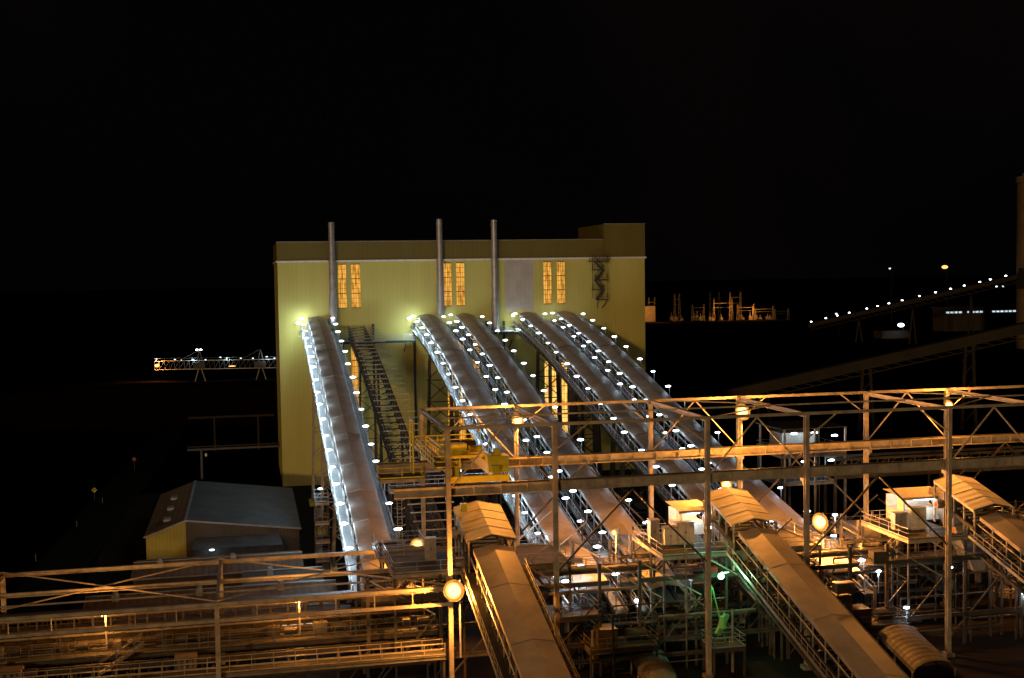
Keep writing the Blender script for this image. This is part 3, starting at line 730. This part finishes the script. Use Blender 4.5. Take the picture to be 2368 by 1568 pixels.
def lowb(x0, x1, y0, y1, z, zr2, mat, wm=M_shedw):
    E = empty('low_building', ((x0+x1)/2, (y0+y1)/2, 0)); b = MB(); ym = (y0+y1)/2
    b.quad([(x0-.3,y0-.3,z),(x1+.3,y0-.3,z),(x1+.3,ym,zr2),(x0-.3,ym,zr2)], mat); b.quad([(x0-.3,ym,zr2),(x1+.3,ym,zr2),(x1+.3,y1+.3,z),(x0-.3,y1+.3,z)], mat)
    b.box(x0, x1, y0, y1, 0, z-.05, wm)
    for x in (x0, x1): b.add([(x,y0,z-.05),(x,y1,z-.05),(x,ym,zr2-.03)], [(0,1,2)], wm)
    b.bar((x0-.3,ym,zr2+.03), (x1+.3,ym,zr2+.03), .35, .07, M_galv); b.bar((x0-.3,y0-.33,z-.03), (x1+.3,y0-.33,z-.03), .12, .16, M_galv)
    x = x0+3
    while x < x1-2:
        b.box(x-.35, x+.35, ym-1.6, ym-.9, zr2-.5, zr2+.35, M_galv); b.cyl((x,ym-1.25,zr2+.35), (x,ym-1.25,zr2+.7), .3, M_galv, 10); x += 9
    b.build('building_shell', E); return E
lowb(-14.5, 6, 154, 164, 3.4, 4.3, M_shedrb); lowb(-1, 8, 146.5, 153, 3.6, 4.4, M_shedrf)
E = lowb(-18, 9.0, 134.5, 146, 3.6, 5.0, M_shedrb)
b = MB()
for k in range(6): b.quad([(3.0+k*.85,134.4,1.6),(3.7+k*.85,134.4,1.6),(3.7+k*.85,134.4,3.2),(3.0+k*.85,134.4,3.2)], M_winc)
b.build('office_windows', E); point((5.5,133.6,2.4), 90, COOL, E)

# ------------------------------------------------------------------ road furniture left
for (x, y) in ((-30.5,183),(-28,207),(-26.3,228)):
    E = empty('guide_post', (x, y, 0)); b = MB(); b.box(x-.05, x+.05, y-.03, y+.03, 0, 1.0, M_conc); b.box(x-.05, x+.05, y-.04, y-.033, .8, .95, M_red); b.build('post', E)
E = empty('warning_sign', (-28, 231, 0)); b = MB()
b.cyl((-28,231,0), (-28,231,2.2), .05, M_mid, 8)
b.add([(-28,230.9,1.5),(-27.5,230.9,2.0),(-28,230.9,2.5),(-28.5,230.9,2.0)], [(0,1,2,3)], M_yellow)
b.bar((-28.25,230.88,1.9), (-27.75,230.88,2.05), .03, .14, M_belt); b.bar((-28.2,230.88,2.2), (-28.05,230.88,1.95), .03, .1, M_belt)
b.build('sign_face', E)
E = empty('road_sign', (-24, 266, 0)); b = MB(); b.cyl((-24,266,0), (-24,266,2.4), .05, M_mid, 8)
b.cyl((-24,265.9,2.4), (-24,265.85,2.4), .4, M_red, 20); b.cyl((-24,265.84,2.4), (-24,265.82,2.4), .27, M_conc, 20); b.build('sign_face', E)
E = empty('pipe_bridge', (-3, 250, 3)); b = MB()
b.ibeam((-12.3,250,6), (5.8,250,6), .3, .4, M_mid); b.cyl((-12.3,250.4,6.5), (5.8,250.4,6.5), .15, M_far, 8)
b.bar((-9.6,250,0), (-9.6,250,6), .4, .4, M_mid); b.box(-8.9, -8.5, 249.7, 250.1, 4.6, 5.2, M_white)
b.cyl((-14,290,8), (5.8,290,8), .3, M_far, 10); b.bar((-8,290,0), (-8,290,8), .4, .4, M_far); b.bar((2,290,0), (2,290,8), .4, .4, M_far)
b.build('bridge_members', E)

# ------------------------------------------------------------------ stockyard conveyor far left
E = empty('stockyard_conveyor', (-12, 490, 6)); b = MB()
def pt(t, z): return (-36+t*50, 496-t*10, z)
N = 26
for i in range(N):
    t0, t1 = i/N, (i+1)/N
    for z in (5.0, 8.4): b.bar(pt(t0, z), pt(t1, z), .28, .28, M_steel)
    b.bar(pt(t0, 5.0), pt(t1, 8.4), .15, .15, M_mid); b.bar(pt(t0, 5.0), pt(t0, 8.4), .15, .15, M_mid)
    b.bar(pt(t0, 9.4), pt(t1, 9.4), .1, .1, M_mid)
for t in (.35, .82):
    c = pt(t, 5)
    b.bar((c[0]-2,c[1],0), (c[0]-.5,c[1],5.2), .4, .4, M_steel); b.bar((c[0]+2,c[1],0), (c[0]+.5,c[1],5.2), .4, .4, M_steel)
    b.bar((c[0]-1,c[1],8.2), (c[0],c[1],12.5), .3, .3, M_mid); b.bar((c[0]+1,c[1],8.2), (c[0],c[1],12.5), .3, .3, M_mid); b.bar((c[0],c[1],12.5), (c[0]-8,c[1],8.4), .2, .2, M_mid)
    b.box(c[0]-2.5, c[0]+2, c[1]-1.5, c[1]+1, 5.4, 7.6, M_mid)
for i in range(11):
    c = pt(.04+i*.09+random.uniform(-.03,.03), 9.0+random.uniform(-.6,.5)); b.blob(c, .34, .3, .18, M_cool2, 8, 5)
    if i % 3 == 0: point((c[0], c[1]-1.5, c[2]), 600, COOL, E)
for i in (0, 1): c = pt(.33+i*.03, 12.6); b.blob(c, .5, .4, .3, M_cool, 8, 5)
c = pt(.6, 5.9); b.blob(c, 1.5, .3, .15, M_sod2)
b.blob(pt(.02, 6.6), .9, .6, .6, M_sod2); b.build('boom', E); point((-35,493,7), 4000, SOD, E)
E = empty('site_hut', (-103, 397, 0)); b = MB(); b.box(-107, -99, 395, 400, 0, 2.6, M_mid); b.box(-107.3, -98.7, 394.6, 400.4, 2.6, 2.8, M_galv)
b.blob((-107.5,394.5,2.6), .8, .5, .3, M_cool, 8, 5); b.build('hut_shell', E); point((-106,392,2.6), 500, COOL, E)

# ------------------------------------------------------------------ right side distance
E = empty('overland_conveyor', (170, 270, 15)); b = MB()
A1 = Vector((100,285,6.0)); A2 = Vector((225,258,33))
for k in range(40):
    p0 = A1.lerp(A2, k/40); p1 = A1.lerp(A2, (k+1)/40); z = Vector((0,0,1))
    b.bar(p0, p1, 3.2, 2.4, M_far); b.bar(p0+z*1.3, p1+z*1.3, 3.6, .15, M_far)
    b.bar(p0-z*1.2, p1-z*2.6, .2, .2, M_far); b.bar(p0-z*2.6, p1-z*2.6, .25, .25, M_far)
for k in (8, 16, 24, 32):
    c = A1.lerp(A2, k/40)
    for e in (-2, 2): b.bar((c.x+e,c.y,0), (c.x+e*.5,c.y,c.z-1.5), .6, .6, M_far)
    zz = 1
    while zz < c.z-5: b.bar((c.x-2,c.y,zz), (c.x+1.8,c.y,zz+4), .2, .2, M_far); zz += 4
b.build('gallery_and_trestles', E)
E = empty('inclined_conveyor', (345, 590, 25)); b = MB()
A1 = Vector((317.8,647,10.5)); A2 = Vector((374,533,37.6)); Z = Vector((0,0,1))
for k in range(30):
    p0 = A1.lerp(A2, k/30); p1 = A1.lerp(A2, (k+1)/30)
    b.bar(p0-Z*2, p1-Z*2, 2.5, 2.2, M_far)
    b.bar(p0-Z*3, p1-Z*5, .3, .3, M_far); b.bar(p0-Z*5, p1-Z*5, .3, .3, M_far)
for k in range(15):
    c = A1.lerp(A2, (k+random.uniform(.15,.7))/15); b.blob(c, .62, .5, .28, M_cool, 8, 5)
for k in (8, 16, 24):
    c = A1.lerp(A2, k/30)
    for e in (-2, 2): b.bar((c.x+e,c.y,0), (c.x,c.y,c.z-5), .6, .6, M_far)
b.build('gallery_and_lamps', E)
E = empty('silo_tower', (385, 530, 0)); b = MB()
b.cyl((386,530,0), (386,530,82), 12.5, M_silo, 40); b.cyl((386,530,82), (386,530,85), 13.2, M_silo, 40)
b.cyl((386,530,85), (386,530,96), 9, M_silo, 24, r2=1.5); b.rail((374,522,85), (374,530,85), M_steel, 2, 1.4, .2)
b.box(372, 378, 524, 530, 30, 40, M_far); b.build('tower_shell', E)
E = empty('electrical_switchyard', (350, 950, 0)); b = MB()
def loc(px, d):
    L = (px-1184)/2800.0; return (d*(math.sin(a)+math.cos(a)*L), d*(math.cos(a)-math.sin(a)*L))
for (sx, w3, h) in ((404, 4, 22), (412, 5, 20), (428, 4, 23), (446, 10, 14), (456, 8, 24), (470, 16, 18), (478, 9, 24), (490, 14, 13), (505, 18, 11), (515, 12, 9)):
    y = 960-(sx-400)*.25+random.uniform(-15, 15)
    x = sx-82
    for e in (-1, 1):
        xx = x+e*w3/2
        b.bar((xx-1.0,y,0), (xx-.3,y,h), .22, .22, M_mid); b.bar((xx+1.0,y,0), (xx+.3,y,h), .22, .22, M_mid)
        for k in range(7): z = h*k/7; b.bar((xx-.9,y,z), (xx+.9,y,z+2.2), .16, .16, M_mid)
    b.bar((x-w3/2,y,h*.8), (x+w3/2,y,h*.8), .25, .3, M_mid); b.bar((x-w3/2,y,h*.6), (x+w3/2,y,h*.6), .18, .18, M_mid)
for k in range(22):
    x = random.uniform(350, 432); y = random.uniform(945, 975); h = random.uniform(3, 8)
    b.cyl((x,y,0), (x,y,h), .5, M_mid, 6, r2=.25); b.box(x-1.2, x+1.2, y-1, y+1, 0, h*.5, M_mid)
b.box(320, 331, 955, 965, 0, 13, M_mid)
b.build('gantries', E)
for x in (324, 385, 412):
    point((x,938,9), 34000, SOD, E, r=.6)
def farlamp(x, y, z, mat, r, e=0, c=COOL, name='street_lamp'):
    E = empty(name, (x, y, 0)); b = MB(); b.cyl((x,y,0), (x,y,z), .15, M_far, 8, r2=.1); b.bar((x,y,z), (x-1.5,y,z+.2), .15, .15, M_far)
    b.blob((x-1.5,y,z), r*1.3, r, r*.7, mat, 10, 6); b.build('pole_and_head', E)
    if e: point((x-1.5,y,z-1), e, c, E)
x, y = loc(2190, 900); farlamp(x, y, 41.5, M_sglow1, 1.9)
x, y = loc(2063, 900); farlamp(x, y, 41, M_cool2, .6)
for px in (2310, 2325):
    x, y = loc(px, 800); farlamp(x, y, 28, M_cool2, .6)
x, y = loc(1940, 760); farlamp(x, y, 13, M_cool2, .6)
x, y = loc(2090, 700); farlamp(x, y, 8.0, M_cool, 1.5, 1200)
E = empty('site_office', (x, y+10, 0)); b = MB(); b.box(x-10, x+8, y+6, y+16, 0, 4, M_far); b.box(x-10.5, x+8.5, y+5.5, y+16.5, 4, 4.4, M_far); b.build('office_shell', E)
x, y = loc(2270, 780); E = empty('workshop_building', (x, y, 0)); b = MB()
b.box(x-26, x+26, y, y+14, 8, 15, M_far); b.box(x-27, x+27, y-1, y+15, 15, 15.6, M_far)
b.box(x-26, x+26, y+.2, y+13.8, 0, 8, M_far)
for k in range(17):
    if k in (4, 9, 10): continue
    b.quad([(x-25+k*3,y-.1,11.6),(x-22.8+k*3,y-.1,11.6),(x-22.8+k*3,y-.1,12.7),(x-25+k*3,y-.1,12.7)], M_winc)
b.build('workshop_shell', E)
E = empty('transfer_tower', (76, 160, 10)); b = MB()
platform(b, 70.5, 80, 152, 160, 15.0); platform(b, 71, 79, 153, 159, 11)
for x in (71, 75.5, 80): b.bar((x,152,0), (x,152,18.5), .25, .25, M_steel); b.bar((x,160,0), (x,160,18.5), .25, .25, M_steel)
b.box(72, 77, 155, 159, 15, 17.6, M_steel); b.box(70.3, 80.2, 151.8, 160.2, 18.5, 18.65, M_dsteel)
for x, z in ((72.5,17.9),(75.5,17.9),(78.5,17.4),(74,14),(78,14)): b.blob((x,152.2,z), .5, .26, .14, M_cool, 8, 5); point((x,152.6,z-.5), 200, COOL, E)
b.build('tower_frame', E)
